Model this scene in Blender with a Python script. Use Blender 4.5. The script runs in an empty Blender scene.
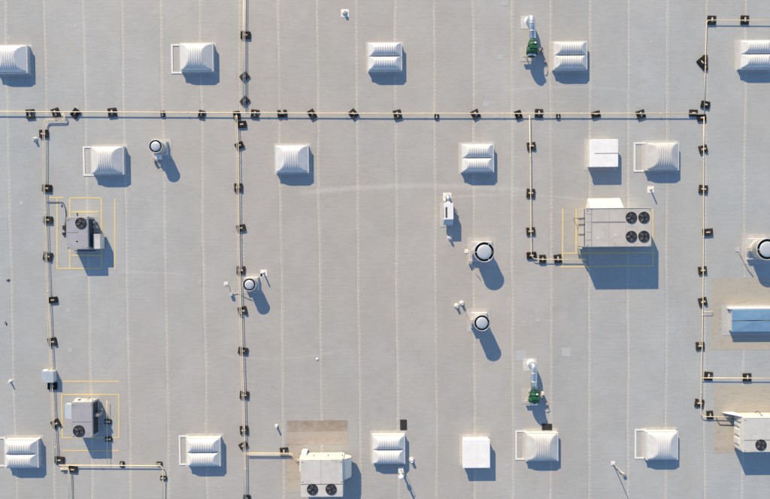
import bpy, bmesh, math, random
from mathutils import Vector, Matrix
random.seed(7)
R = math.radians
scene = bpy.context.scene
col = scene.collection

# ------------------------------------------------------------------ camera
HCAM, FPX = 44.1, 565.0
CX, CY = 385.0, 249.5
cam_rot = Matrix.Rotation(R(-0.46), 3, 'Z') @ Matrix.Rotation(R(-1.3), 3, 'X')
cd = bpy.data.cameras.new('camera'); cam = bpy.data.objects.new('camera', cd); col.objects.link(cam)
cam.location = (0, 0, HCAM); cam.rotation_euler = cam_rot.to_euler()
cd.angle = 2 * math.atan(385.0 / FPX); cd.clip_end = 2000; cd.clip_start = 0.5
scene.camera = cam

def P(px, py, z=0.0):
    """where a point seen at this pixel of the photograph stands if it is z metres above the roof"""
    d = cam_rot @ Vector(((px - CX) / FPX, -(py - CY) / FPX, -1.0))
    t = (z - HCAM) / d.z
    return Vector((0, 0, HCAM)) + d * t

# ------------------------------------------------------------------ world and light
w = bpy.data.worlds.new('World'); scene.world = w; w.use_nodes = True
nt = w.node_tree; bg = nt.nodes['Background']
sky = nt.nodes.new('ShaderNodeTexSky'); sky.sky_type = 'NISHITA'; sky.sun_disc = False
SUN_EL = 26.9; SUN_AZ = math.degrees(math.atan2(-0.43, 1.0))
sky.sun_elevation = R(SUN_EL); sky.sun_rotation = R(SUN_AZ) % (2 * math.pi)
sky.air_density = 1.0; sky.dust_density = 0.0; sky.ozone_density = 3.2
nt.links.new(sky.outputs[0], bg.inputs[0]); bg.inputs[1].default_value = SKY_STRENGTH = 0.15
sd = bpy.data.lights.new('sun', 'SUN'); sun = bpy.data.objects.new('sun', sd); col.objects.link(sun)
sd.energy = 4.8; sd.angle = R(0.55); sd.color = (1.0, 0.815, 0.55)
h = math.hypot(0.43, 1.0)
ce = math.cos(R(SUN_EL))
to_sun = Vector((-0.43 / h * ce, 1 / h * ce, math.sin(R(SUN_EL))))
sun.rotation_euler = to_sun.to_track_quat('Z', 'Y').to_euler()
sun.location = to_sun * 100
scene.view_settings.view_transform = 'Standard'; scene.view_settings.look = 'None'
scene.view_settings.exposure = 0.37; scene.view_settings.gamma = 1.0
scene.view_settings.use_curve_mapping = False

# ------------------------------------------------------------------ materials
class NT:
    def __init__(s, name):
        s.m = bpy.data.materials.new(name); s.m.use_nodes = True
        s.t = s.m.node_tree; s.b = s.t.nodes['Principled BSDF']
        s.tc = s.t.nodes.new('ShaderNodeTexCoord')
    def n(s, typ, **kw):
        x = s.t.nodes.new(typ)
        for k, v in kw.items(): setattr(x, k, v)
        return x
    def put(s, a, b):
        if isinstance(a, (int, float)): b.default_value = a
        elif isinstance(a, (tuple, list)): b.default_value = tuple(a) + ((1,) if len(a) == 3 and len(b.default_value) == 4 else ())
        else: s.t.links.new(a, b)
    def math(s, op, a, b=0.0, c=0.0, clamp=False):
        x = s.n('ShaderNodeMath', operation=op, use_clamp=clamp)
        s.put(a, x.inputs[0]); s.put(b, x.inputs[1]); s.put(c, x.inputs[2]); return x.outputs[0]
    def noise(s, scale, detail=4, rough=.5, vec=None, stretch=None, off=None):
        v = vec or s.tc.outputs['Object']
        if stretch or off:
            mp = s.n('ShaderNodeMapping'); s.t.links.new(v, mp.inputs[0])
            if stretch: mp.inputs['Scale'].default_value = stretch
            if off: mp.inputs['Location'].default_value = off
            v = mp.outputs[0]
        x = s.n('ShaderNodeTexNoise'); x.inputs['Scale'].default_value = scale
        x.inputs['Detail'].default_value = detail; x.inputs['Roughness'].default_value = rough
        s.t.links.new(v, x.inputs['Vector']); return x.outputs['Fac']
    def ramp(s, f, lo, hi, a=0.0, b=1.0):
        x = s.n('ShaderNodeMapRange', interpolation_type='SMOOTHSTEP'); s.put(f, x.inputs[0])
        for i, v in enumerate((lo, hi, a, b)): x.inputs[i + 1].default_value = v
        return x.outputs[0]
    def mix(s, f, a, b, mode='MIX'):
        x = s.n('ShaderNodeMix', data_type='RGBA', blend_type=mode)
        s.put(f, x.inputs[0]); s.put(a, x.inputs[6]); s.put(b, x.inputs[7]); return x.outputs[2]
    def bump(s, hgt, strength, dist):
        x = s.n('ShaderNodeBump'); x.inputs['Strength'].default_value = strength; x.inputs['Distance'].default_value = dist
        s.put(hgt, x.inputs['Height']); s.t.links.new(x.outputs[0], s.b.inputs['Normal'])
    def end(s, colr, rough=.6, metal=0.0, spec=.5):
        s.put(colr, s.b.inputs['Base Color']); s.put(rough, s.b.inputs['Roughness'])
        s.b.inputs['Metallic'].default_value = metal; s.b.inputs['Specular IOR Level'].default_value = spec
        return s.m

def simple(name, c, rough=.5, metal=0., var=.12, scale=3., dirt=0.0, spec=.5):
    s = NT(name)
    f = s.noise(scale, 5, .6, stretch=(1, 1, 1))
    g = s.noise(scale * 7, 3, .6)
    c1 = tuple(v * (1 - var) for v in c); c2 = tuple(min(1, v * (1 + var)) for v in c)
    k = s.mix(s.ramp(f, .3, .7), c1, c2)
    k = s.mix(s.ramp(g, .3, .75, 0, .35), k, c1)
    if dirt:
        d = s.noise(scale * .8, 6, .7, off=(9, 4, 2))
        k = s.mix(s.ramp(d, .52, .72, 0, dirt), k, (.20, .18, .15))
    return s.end(k, s.ramp(g, .2, .8, max(.05, rough - .08), min(1, rough + .08)), metal, spec)

# seam positions from the photograph
_a, _b = P(4.0, 0), P(744.5, 0)
SPACING = (_b.x - _a.x) / 19.0
X0 = P(394.3, 0).x

def roof_material():
    s = NT('roof_membrane')
    sep = s.n('ShaderNodeSeparateXYZ'); s.t.links.new(s.tc.outputs['Object'], sep.inputs[0])
    x, y = sep.outputs[0], sep.outputs[1]
    # broad membrane tones, with sky reflection painted in: warm middle, cooler sides
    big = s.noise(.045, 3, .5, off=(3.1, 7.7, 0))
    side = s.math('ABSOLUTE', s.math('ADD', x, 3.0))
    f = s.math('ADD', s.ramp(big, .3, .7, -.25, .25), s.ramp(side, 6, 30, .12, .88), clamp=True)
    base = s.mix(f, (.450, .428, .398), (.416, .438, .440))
    # strip to strip tone (each sheet of membrane its own)
    idx = s.math('FLOOR', s.math('DIVIDE', s.math('SUBTRACT', x, X0), SPACING))
    wn = s.n('ShaderNodeTexWhiteNoise', noise_dimensions='1D'); s.t.links.new(idx, wn.inputs['W'])
    tone = s.ramp(wn.outputs['Value'], 0, 1, .955, 1.03)
    m = s.noise(.35, 6, .62); tone = s.math('MULTIPLY', tone, s.ramp(m, .3, .7, .94, 1.035))
    m2 = s.noise(2.2, 5, .7, stretch=(.55, 1.6, 1)); tone = s.math('MULTIPLY', tone, s.ramp(m2, .3, .7, .955, 1.035))
    m3 = s.noise(11, 3, .6); tone = s.math('MULTIPLY', tone, s.ramp(m3, .25, .75, .965, 1.035))
    # faint cross ribs of the deck showing through
    wob = s.noise(.6, 2, .5)
    ry = s.math('SINE', s.math('ADD', s.math('MULTIPLY', y, 2 * math.pi / .305), s.math('MULTIPLY', wob, 3)))
    rx = s.math('SINE', s.math('MULTIPLY', x, 2 * math.pi / .26))
    am = s.ramp(s.noise(.25, 2, .5, off=(5, 1, 0)), .35, .7, .001, .010)
    tone = s.math('ADD', tone, s.math('MULTIPLY', ry, am))
    tone = s.math('ADD', tone, s.math('MULTIPLY', rx, .006))
    comb = s.n('ShaderNodeCombineColor')
    for i in range(3): s.t.links.new(tone, comb.inputs[i])
    c = s.mix(1.0, base, comb.outputs[0], 'MULTIPLY')
    # warm dust smudges
    d = s.noise(.16, 5, .65, off=(11, -4, 0)); d2 = s.noise(1.1, 5, .7)
    c = s.mix(s.math('MULTIPLY', s.ramp(d, .48, .72, 0, .5), s.ramp(d2, .3, .7)), c, (.455, .405, .355))
    # pale scuffs
    sc = s.noise(.5, 7, .75, stretch=(.35, 1.8, 1), off=(1, 22, 0))
    c = s.mix(s.ramp(sc, .60, .74, 0, .30), c, (.56, .55, .54))
    # rubbed pale arcs where something was dragged, and the rings left by dried puddles
    arc = 0.0
    for (yc, cv, xc, xa, xb, wd, am_) in ((3.95, .006, 2.5, -8, 13, .35, .42), (3.2, .010, 9.0, 3, 17, .16, .30), (-9.5, -.02, -9, -14, -2, .12, .22), (11.5, .012, 14, 8, 21, .14, .2), (-2.6, .015, -20, -27, -13, .12, .22)):
        dx = s.math('SUBTRACT', x, xc)
        vv = s.math('ABSOLUTE', s.math('SUBTRACT', y, s.math('SUBTRACT', yc, s.math('MULTIPLY', s.math('MULTIPLY', dx, dx), cv))))
        vv = s.math('ADD', vv, s.math('MULTIPLY', s.math('SUBTRACT', s.noise(1.5, 4, .6), .5), .35))
        k_ = s.math('MULTIPLY', s.ramp(vv, .02, wd, am_, 0), s.math('MULTIPLY', s.ramp(x, xa, xa + 3), s.ramp(x, xb - 3, xb, 1, 0)))
        arc = k_ if arc == 0.0 else s.math('MAXIMUM', arc, k_)
    c = s.mix(arc, c, (.60, .58, .54))
    for (sc_, of_, lv) in ((.13, (40, 3, 0), .52), (.21, (7, 61, 0), .45)):
        pn = s.noise(sc_, 4, .5, off=of_)
        ring = s.ramp(s.math('ABSOLUTE', s.math('SUBTRACT', pn, lv)), .002, .012, .16, 0)
        c = s.mix(s.math('MULTIPLY', ring, s.ramp(s.noise(.5, 3, .6, off=of_), .42, .6)), c, (.33, .31, .28))
        c = s.mix(s.ramp(pn, lv, lv + .03, 0, .10), c, (.40, .38, .34))
    st_ = s.noise(.8, 6, .7, stretch=(1.8, .16, 1), off=(2, 5, 0))
    c = s.mix(s.ramp(st_, .55, .75, 0, .30), c, (.37, .355, .325))
    # dark small spots
    sp = s.noise(4.5, 2, .5, off=(3, 9, 0)); c = s.mix(s.ramp(sp, .74, .80, 0, .35), c, (.22, .21, .20))
    # lengthwise seams: welded edge, darker edge line, row of fastener plates
    u = s.math('SUBTRACT', s.math('MODULO', s.math('ADD', s.math('SUBTRACT', x, X0), SPACING * 200.5 + 0.0), SPACING), SPACING / 2)
    jit = s.math('ADD', s.math('MULTIPLY', s.math('SUBTRACT', s.noise(1.3, 3, .6, stretch=(.6, 1, 1)), .5), .09), s.math('MULTIPLY', s.math('SUBTRACT', s.noise(.12, 2, .5, stretch=(1.4, 1, 1)), .5), .30))
    u = s.math('ADD', u, jit)
    fade = s.ramp(s.noise(.5, 4, .6, stretch=(1.2, .35, 1), off=(0, 13, 4)), .3, .55, .55, 1.0)
    line = s.ramp(s.math('ABSOLUTE', u), .014, .040, .50, 0)
    halo = s.ramp(s.math('ABSOLUTE', s.math('SUBTRACT', u, .06)), .03, .16, .12, 0)
    v = s.math('SUBTRACT', s.math('MODULO', s.math('ADD', y, 500), .305), .1525)
    du = s.math('SUBTRACT', u, .10)
    dist = s.math('SQRT', s.math('ADD', s.math('MULTIPLY', du, du), s.math('MULTIPLY', v, v)))
    dots = s.ramp(dist, .03, .07, .54, 0)
    rag = s.ramp(s.noise(5, 3, .6), .34, .55, .35, 1)
    light = s.math('MULTIPLY', s.math('MAXIMUM', s.math('MAXIMUM', line, dots), halo), s.math('MULTIPLY', fade, rag))
    c = s.mix(light, c, (.78, .70, .57))
    dk = s.math('MULTIPLY', s.ramp(s.math('ABSOLUTE', s.math('ADD', u, .10)), .02, .10, .26, 0), s.ramp(s.noise(.35, 4, .6, off=(8, 8, 0)), .45, .65))
    c = s.mix(s.math('MULTIPLY', dk, fade), c, (.27, .27, .28))
    # cross seams, rare
    ys = s.math('ABSOLUTE', s.math('SUBTRACT', s.math('MODULO', s.math('ADD', y, 498.3), 45.0), 22.5))
    c = s.mix(s.math('MULTIPLY', s.ramp(ys, .03, .06, .3, 0), rag), c, (.62, .60, .57))
    s.bump(s.math('ADD', s.math('MULTIPLY', s.noise(.9, 4, .6), 1.0), s.math('MULTIPLY', line, .25)), .22, .05)
    return s.end(c, .62, 0, .35)

M = {}
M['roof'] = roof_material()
def patch_mat(name, c, dark, warm):
    s = NT(name)
    a = s.noise(.55, 6, .65, stretch=(.5, 1.6, 1)); b = s.noise(2.5, 6, .7, stretch=(.6, 1.5, 1)); e = s.noise(9, 4, .6)
    k = s.mix(s.ramp(a, .3, .7), c, warm)
    k = s.mix(s.ramp(b, .42, .70, 0, .75), k, dark)
    st = s.noise(.35, 5, .6, stretch=(.22, 2.2, 1), off=(4, 1.3, 0)); k = s.mix(s.ramp(st, .45, .65, 0, .8), k, warm)
    k = s.mix(s.ramp(e, .4, .8, 0, .3), k, tuple(v * .8 for v in c))
    wq = s.noise(.8, 6, .72, off=(6, 2, 0)); k = s.mix(s.ramp(wq, .45, .68, 0, .6), k, (.44, .42, .39))
    wz = s.noise(1.6, 6, .75, stretch=(.5, 1.3, 1), off=(1, 8, 0)); k = s.mix(s.ramp(wz, .55, .7, 0, .5), k, tuple(v * .72 for v in dark))
    return s.end(k, .8, 0, .3)
M['tan'] = patch_mat('bare_tan_membrane', (.43, .365, .30), (.37, .30, .235), (.47, .41, .35))
M['tan_dark'] = patch_mat('tan_membrane_darker', (.32, .26, .205), (.26, .205, .16), (.37, .31, .25))
M['tan_grey'] = patch_mat('dusty_grey_tan_membrane', (.43, .405, .35), (.37, .335, .28), (.47, .42, .34))
M['patch'] = simple('pale_patch', (.475, .475, .47), .6, var=.06, scale=6)
M['flash'] = simple('pale_flashing', (.50, .48, .46), .6, var=.10, scale=3, dirt=.15)
M['patch_pale'] = simple('pale_square_flashing', (.60, .59, .57), .6, var=.08, scale=4, dirt=.2)
M['outline'] = simple('white_flashing_strip', (.80, .78, .75), .5, var=.05, scale=4, dirt=.1)
M['yellow'] = NT('yellow_paint')
s = M['yellow']; f = s.noise(5, 5, .7)
M['yellow'] = s.end(s.mix(s.ramp(f, .45, .72, 0, .6), (.74, .58, .27), (.52, .48, .38)), .7)
M['pipe'] = simple('cream_pipe_paint', (.88, .71, .45), .45, var=.07, scale=1.3, dirt=.15)
M['pipe2'] = simple('pale_pink_pipe', (.74, .65, .56), .45, var=.07, scale=1.3, dirt=.2)
M['rubber_worn'] = simple('faded_black_rubber', (.028, .026, .024), .9, var=.4, scale=5, spec=.3, dirt=.35)
M['rubber'] = simple('black_rubber', (.011, .010, .009), .85, var=.4, scale=5, spec=.3)
M['galv'] = simple('galvanised_steel', (.62, .58, .52), .45, .4, var=.15, scale=6)
M['strut'] = simple('pale_strut', (.66, .58, .48), .6, var=.15, scale=9)
M['silver'] = simple('silver_duct', (.62, .66, .70), .32, .75, var=.08, scale=2)
M['green'] = simple('green_fan_paint', (.012, .095, .045), .55, var=.35, scale=4, dirt=.2, spec=.4)
M['acrylic'] = None
s = NT('ribbed_acrylic'); f = s.noise(1.7, 4, .6); 
M['acrylic'] = s.end(s.mix(s.ramp(f, .3, .7), (.57, .565, .55), (.66, .655, .63)), .30, 0, .5)
s = NT('milky_acrylic'); f = s.noise(1.2, 4, .6)
M['acrylic_grey'] = s.end(s.mix(s.ramp(f, .3, .7), (.50, .49, .48), (.58, .57, .55)), .34, 0, .5)
M['rim'] = simple('white_aluminium_rim', (.62, .62, .61), .4, var=.06, scale=3)
M['curb'] = simple('curb_membrane', (.50, .50, .50), .6, var=.08, scale=3)
M['white'] = simple('white_painted_metal', (.82, .81, .80), .4, var=.04, scale=1.5, dirt=.05)
M['white_lid'] = simple('bright_white_lid', (.86, .85, .82), .45, var=.05, scale=1.3, dirt=.07)
M['vent_body'] = simple('vent_housing_metal', (.60, .59, .57), .45, .2, var=.12, scale=4)
M['vent_in'] = simple('dark_vent_throat', (.055, .056, .06), .7, var=.3, scale=5)
M['vent_cap'] = simple('pale_vent_cap', (.50, .53, .56), .4, .1, var=.06, scale=3)
M['ac_lilac'] = simple('lilac_grey_cabinet', (.39, .385, .405), .5, var=.08, scale=1.6, dirt=.3)
M['ac_warm'] = simple('warm_grey_cabinet', (.53, .50, .46), .5, var=.07, scale=1.2, dirt=.25)
M['ac_pale'] = simple('pale_cream_cabinet', (.60, .585, .55), .5, var=.07, scale=1.2, dirt=.25)
M['ac_dark'] = simple('dark_coil_face', (.06, .065, .075), .6, var=.3, scale=8)
M['hoodm'] = simple('cream_hood', (.66, .61, .55), .5, var=.05, scale=2, dirt=.1)
M['panel_line'] = simple('panel_joint', (.10, .10, .10), .7, var=.2, scale=8)
M['black'] = simple('black_metal', (.014, .014, .016), .5, var=.3, scale=8)
M['blade'] = simple('grey_fan_blade', (.20, .22, .25), .35, .3, var=.15, scale=8)
M['conduit'] = simple('grey_conduit', (.40, .37, .34), .5, .2, var=.15, scale=6)
M['conduit_dark'] = simple('dark_cable', (.10, .10, .11), .6, var=.15, scale=6)
M['blue'] = simple('blue_sheet_cover', (.17, .31, .46), .45, var=.07, scale=2.2, dirt=.06)
M['blue_box'] = simple('pale_blue_box', (.43, .49, .54), .5, var=.08, scale=3)
M['mat_black'] = simple('black_pad', (.03, .028, .027), .9, var=.3, scale=6)

# ------------------------------------------------------------------ mesh builder
class MB:
    def __init__(s): s.bm = bmesh.new()
    def box(s, x0, x1, y0, y1, z0, z1, bevel=0.0, rot=0.0, c=None):
        r = bmesh.ops.create_cube(s.bm, size=1)
        vs = r['verts']
        for v in vs:
            v.co = Vector((x0 + (v.co.x + .5) * (x1 - x0), y0 + (v.co.y + .5) * (y1 - y0), z0 + (v.co.z + .5) * (z1 - z0)))
        if bevel:
            es = list({e for v in vs for e in v.link_edges})
            b = bmesh.ops.bevel(s.bm, geom=es, offset=bevel, segments=2, affect='EDGES', profile=.6)
            vs = b['verts']
        if rot:
            o = Vector(c or ((x0 + x1) / 2, (y0 + y1) / 2, 0)); bmesh.ops.rotate(s.bm, verts=vs, cent=o, matrix=Matrix.Rotation(rot, 3, 'Z'))
        return s
    def cyl(s, x, y, z0, z1, r0, r1=None, n=28, cap=True):
        r1 = r0 if r1 is None else r1
        ring = lambda r, z: [s.bm.verts.new((x + r * math.cos(2 * math.pi * i / n), y + r * math.sin(2 * math.pi * i / n), z)) for i in range(n)]
        a, b = ring(r0, z0), ring(r1, z1)
        for i in range(n):
            f = s.bm.faces.new((a[i], a[(i + 1) % n], b[(i + 1) % n], b[i])); f.smooth = True
        if cap:
            s.bm.faces.new(list(reversed(a))); s.bm.faces.new(b)
        return s
    def lathe(s, x, y, prof, n=32, smooth=True):
        rings = []
        for r, z in prof:
            if r < 1e-5: rings.append([s.bm.verts.new((x, y, z))])
            else: rings.append([s.bm.verts.new((x + r * math.cos(2 * math.pi * i / n), y + r * math.sin(2 * math.pi * i / n), z)) for i in range(n)])
        for a, b in zip(rings, rings[1:]):
            for i in range(n):
                j = (i + 1) % n
                vs = [a[i % len(a)], a[j % len(a)], b[j % len(b)], b[i % len(b)]]
                vs = list(dict.fromkeys(vs))
                if len(vs) > 2:
                    f = s.bm.faces.new(vs); f.smooth = smooth
        return s
    def tube(s, pts, r, n=10, bend=0.0):
        pts = [Vector(p) for p in pts]
        if bend and len(pts) > 2:
            out = [pts[0]]
            for a, b, c in zip(pts, pts[1:], pts[2:]):
                d0 = min(bend, (b - a).length * .45); d1 = min(bend, (c - b).length * .45)
                p0 = b + (a - b).normalized() * d0; p1 = b + (c - b).normalized() * d1
                for k in range(5):
                    t = k / 4; out.append(p0 * (1 - t) ** 2 + b * 2 * t * (1 - t) + p1 * t * t)
            out.append(pts[-1]); pts = out
        rings = []
        for i, p in enumerate(pts):
            d = (pts[min(i + 1, len(pts) - 1)] - pts[max(i - 1, 0)]).normalized()
            up = Vector((0, 0, 1)) if abs(d.z) < .9 else Vector((0, 1, 0))
            a = d.cross(up).normalized(); b = a.cross(d)
            rr = r[i] if isinstance(r, (list, tuple)) and len(r) == len(pts) else (r if not isinstance(r, (list, tuple)) else r[0])
            rings.append([s.bm.verts.new(p + (a * math.cos(2 * math.pi * k / n) + b * math.sin(2 * math.pi * k / n)) * rr) for k in range(n)])
        for a, b in zip(rings, rings[1:]):
            for k in range(n):
                f = s.bm.faces.new((a[k], a[(k + 1) % n], b[(k + 1) % n], b[k])); f.smooth = True
        s.bm.faces.new(list(reversed(rings[0]))); s.bm.faces.new(rings[-1])
        return s
    def hexa(s, bot, top):
        b = [s.bm.verts.new(p) for p in bot]; t = [s.bm.verts.new(p) for p in top]; n = len(b)
        s.bm.faces.new(list(reversed(b))); s.bm.faces.new(t)
        for i in range(n): s.bm.faces.new((b[i], b[(i + 1) % n], t[(i + 1) % n], t[i]))
        return s
    def grid(s, nx, ny, fn, smooth=True):
        vs = [[s.bm.verts.new(fn(i / nx, j / ny)) for i in range(nx + 1)] for j in range(ny + 1)]
        for j in range(ny):
            for i in range(nx):
                f = s.bm.faces.new((vs[j][i], vs[j][i + 1], vs[j + 1][i + 1], vs[j + 1][i])); f.smooth = smooth
        return s
    def build(s, name, mat, parent=None, loc=(0, 0, 0), rz=0.0, recalc=True):
        if recalc: bmesh.ops.recalc_face_normals(s.bm, faces=s.bm.faces)
        me = bpy.data.meshes.new(name); s.bm.to_mesh(me); s.bm.free(); me.materials.append(M[mat])
        o = bpy.data.objects.new(name, me); col.objects.link(o); o.location = loc; o.rotation_euler.z = rz
        if parent: o.parent = parent
        return o

def tag(o, label=None, cat=None, group=None, kind=None):
    if label: o['label'] = label
    if cat: o['category'] = cat
    if group: o['group'] = group
    if kind: o['kind'] = kind
    return o
def thing(name, loc, label, cat, group=None, rz=0.0):
    o = bpy.data.objects.new(name, None); col.objects.link(o); o.empty_display_size = .3
    o.location = loc; o.rotation_euler.z = rz
    return tag(o, label, cat, group)
def copy_thing(o, loc, label, rz=0.0, name=None):
    def rec(a, par):
        c = a.copy(); col.objects.link(c)
        if par: c.parent = par
        for ch in [k for k in bpy.data.objects if k.parent == a and k != c]: rec(ch, c)
        return c
    c = rec(o, None); c.location = loc; c.rotation_euler.z = rz; c['label'] = label
    return c

# ------------------------------------------------------------------ the roof and what is laid flat on it
b = MB(); b.bm.faces.new([b.bm.verts.new(p) for p in ((-260, -220, 0), (260, -220, 0), (260, 220, 0), (-260, 220, 0))])
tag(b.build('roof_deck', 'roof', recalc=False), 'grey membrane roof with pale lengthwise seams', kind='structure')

def sheet(name, x0, y0, x1, y1, mat, z=.004, th=.006, wob=0.0):
    a, c = P(x0, y1), P(x1, y0)
    n = 10
    b = MB()
    if wob:
        pts = []
        cor = [(a.x, a.y), (c.x, a.y), (c.x, c.y), (a.x, c.y)]
        for i in range(4):
            p, q = cor[i], cor[(i + 1) % 4]
            for k in range(n): 
                t = k / n; pts.append((p[0] + (q[0] - p[0]) * t + random.uniform(-wob, wob), p[1] + (q[1] - p[1]) * t + random.uniform(-wob, wob)))
        b.hexa([(x, y, z - .003) for x, y in pts], [(x, y, z + th - .003) for x, y in pts])
    else: b.box(a.x, c.x, a.y, c.y, z - .003, z + th - .003)
    return tag(b.build(name, mat), kind='structure')
tag(sheet('roof_patch', 287, 420.3, 347.6, 431.6, 'tan_dark', .004, wob=.02), 'darker brown upper strip of bare membrane above the two fan unit', kind='structure')
sheet('roof_patch', 287, 431.4, 347.6, 445, 'tan', .004, wob=.02)
sheet('roof_patch', 287, 444.8, 303, 480, 'tan', .004, wob=.02)
sheet('roof_patch', 287, 480.2, 303, 493, 'tan_grey', .004, wob=.02)
sheet('roof_patch', 711, 277, 790, 350, 'tan_grey', .004, wob=.02)
sheet('roof_patch', 714, 385, 790, 436, 'tan_grey', .004, wob=.03)
sheet('roof_patch', 714, 436.3, 738, 453, 'tan', .004, wob=.05)
for (x, y, a) in ((75.5, 26, 3.6), (77, 107, 3.4), (504.5, 3, 5), (500.3, 57, 5), (486, 104, 5), (496, 116.5, 4), (521, 355.5, 10.5), (566.3, 352.3, 8.5),
                  (21.5, 203, 4), (523.5, 322, 3), (538, 320, 4), (651.5, 41.5, 3), (507, 466, 4), (735, 41.5, 4), (569, 379, 2), (68, 310, 4), (70, 350, 4), (9, 38, 3), (122, 311, 2)):
    sheet('roof_patch', x - a / 2, y - a / 2, x + a / 2, y + a / 2, 'patch', .004, wob=.012)

def lines(segs, label):
    b = MB()
    zz = .006
    for k, (x0, y0, x1, y1) in enumerate(segs):
        p, q = P(x0, y0), P(x1, y1); d = (q - p); L = d.length; d.normalize(); nrm = Vector((-d.y, d.x, 0)) * .054
        z = zz + (.0025 if abs(x1 - x0) > abs(y1 - y0) else 0) + .0003 * k
        cs = [p - nrm, q - nrm, q + nrm, p + nrm]
        b.bm.faces.new([b.bm.verts.new((c.x, c.y, z)) for c in cs])
    tag(b.build('painted_marking', 'yellow', recalc=False), label, kind='structure')
lines([(57.1, 198, 57.1, 268.7), (69.8, 198, 69.8, 268.7), (101.4, 198, 101.4, 268.5), (114.8, 198.5, 114.8, 269), (49, 197.6, 63.5, 197.6),
       (69.8, 198, 101.4, 198), (71.5, 211.8, 98.8, 211.8), (71.5, 255.4, 101, 255.4), (57.1, 268.6, 101.4, 268.6)], 'yellow painted lines round the upper left grey unit')
lines([(60.7, 381.4, 119.6, 381.6), (60.7, 394.6, 119.6, 394.6), (62, 437.7, 119.6, 437.7), (62, 450.7, 119.6, 450.7), (61.6, 394.6, 62.3, 437.7), (118.8, 394.6, 118.8, 437.7)],
      'yellow painted lines round the lower left grey unit')
lines([(562.8, 208.5, 562.4, 266.6), (576.2, 208.5, 576, 253), (652.6, 208.5, 653, 266), (561.6, 253.3, 654, 252.6), (560, 267, 654, 265.8)],
      'yellow painted lines round the big four fan unit')

# ------------------------------------------------------------------ skylights
SKY_N = [0]
def skylight_tint(mat):
    SKY_N[0] += 1; k = SKY_N[0]; rr = random.Random(k * 13)
    nm = f'{mat}_{k}'
    s = NT(nm); f = s.noise(1.7, 5, .6, off=(k * 3.1, k, 0)); g = s.noise(.9, 5, .7, stretch=(1.5, .6, 1), off=(k, k * 2, 0))
    b0 = (.49, .485, .47) if 'grey' in mat else (.57, .57, .575)
    yy = rr.uniform(0, .03); dd = rr.uniform(-.03, .02)
    b0 = (b0[0] + dd, b0[1] + dd - yy * .15, b0[2] + dd - yy)
    b1 = tuple(v + .08 for v in b0)
    c = s.mix(s.ramp(f, .3, .7), b0, b1)
    c = s.mix(s.ramp(g, .52, .72, 0, rr.uniform(.1, .35)), c, (.46, .44, .41))
    M[nm] = s.end(c, rr.uniform(.28, .42), 0, .5); return nm
def skylight(px0, py0, px1, py1, kind, label, rim_z=.44, outline=None, mat='acrylic', flash=True):
    """px.. is the rim's rectangle in the photograph"""
    mat = skylight_tint(mat)
    a, c = P(px0, py1, rim_z), P(px1, py0, rim_z)
    W, D = c.x - a.x, c.y - a.y; cx, cy = (a.x + c.x) / 2, (a.y + c.y) / 2
    t = thing('skylight', (cx, cy, 0), label, 'skylight', 'ribbed skylights in rows on the roof')
    hw, hd = W / 2, D / 2
    MB().hexa([(-hw - .13, -hd - .13, .001), (hw + .17, -hd - .13, .001), (hw + .17, hd + .17, .001), (-hw - .13, hd + .17, .001)],
              [(-hw - .12, -hd - .12, .010), (hw + .16, -hd - .12, .010), (hw + .16, hd + .16, .010), (-hw - .12, hd + .16, .010)]).build('base_flashing', 'flash', t) if flash else None
    e = .05
    MB().hexa([(-hw + e - .04, -hd + e - .04, .0), (hw - e + .04, -hd + e - .04, 0), (hw - e + .04, hd - e + .04, 0), (-hw + e - .04, hd - e + .04, 0)],
              [(-hw + e, -hd + e, rim_z - .09), (hw - e, -hd + e, rim_z - .09), (hw - e, hd - e, rim_z - .09), (-hw + e, hd - e, rim_z - .09)]).build('curb', 'curb', t)
    MB().box(-hw, hw, -hd, hd, rim_z - .09, rim_z, bevel=.012).build('rim', 'rim', t)
    aw, ad = hw - .07, hd - .07
    nr = 14
    def dome(y0, y1, H, run, nm):
        yc, hb = (y0 + y1) / 2, (y1 - y0) / 2
        def fn(u, v):
            x = -aw + 2 * aw * u; yy = -1 + 2 * v
            bar = H * (max(0, 1 - abs(yy) ** 2.2)) ** .62
            end = (aw - abs(x)) / run * H * 1.03
            z = min(bar, end)
            # soft crease
            k = .018; z = -k * math.log(math.exp(-bar / k) + math.exp(-end / k)) if max(bar, end) < 30 * k else z
            z = max(0, z)
            if end > bar * .9 and bar > .03:
                ph = (x / (2 * aw)) * nr * 2 * math.pi
                z += .0115 * math.cos(ph) * min(1, bar / (H * .5)) * min(1, (end - bar * .9) / (.15 * H))
            return (x, yc + hb * yy, rim_z + .003 + z)
        MB().grid(150, 34, fn).build(nm, mat, t, recalc=False)
    if kind == 'single': dome(-ad, ad, .42, .76, 'dome')
    else:
        dome(.012, ad, .32, .44, 'dome'); dome(-ad, -.012, .32, .44, 'dome')
        MB().box(-aw, aw, -.018, .018, rim_z + .001, rim_z + .05).build('dividing_bar', 'rim', t)
    if outline:
        ox0, ox1 = P(outline[0], (py0 + py1) / 2).x - cx, P(outline[1], (py0 + py1) / 2).x - cx
        s_ = .13; z0, z1 = .013, .035; bt, tp = -hd - .05, hd + .06
        m = MB().box(ox0, ox0 + s_, bt, tp, z0, z1).box(ox1 - s_ * .5, ox1 + s_ * .5, bt, tp, z0, z1)
        m.box(ox0 + s_, ox1 - s_ * .5, bt, bt + s_, z0, z1).box(ox0 + s_, ox1 - s_ * .5, tp - s_, tp, z0, z1)
        m.build('flashing_frame', 'outline', t)
    return t
skylight(-5.5, 44.6, 27, 73, 'single', 'single vaulted skylight cut off by the left edge of the top row')
skylight(179.8, 42.6, 213, 71.2, 'single', 'single vaulted skylight of the top row with a white flashing frame', outline=(171.3, 181))
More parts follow.
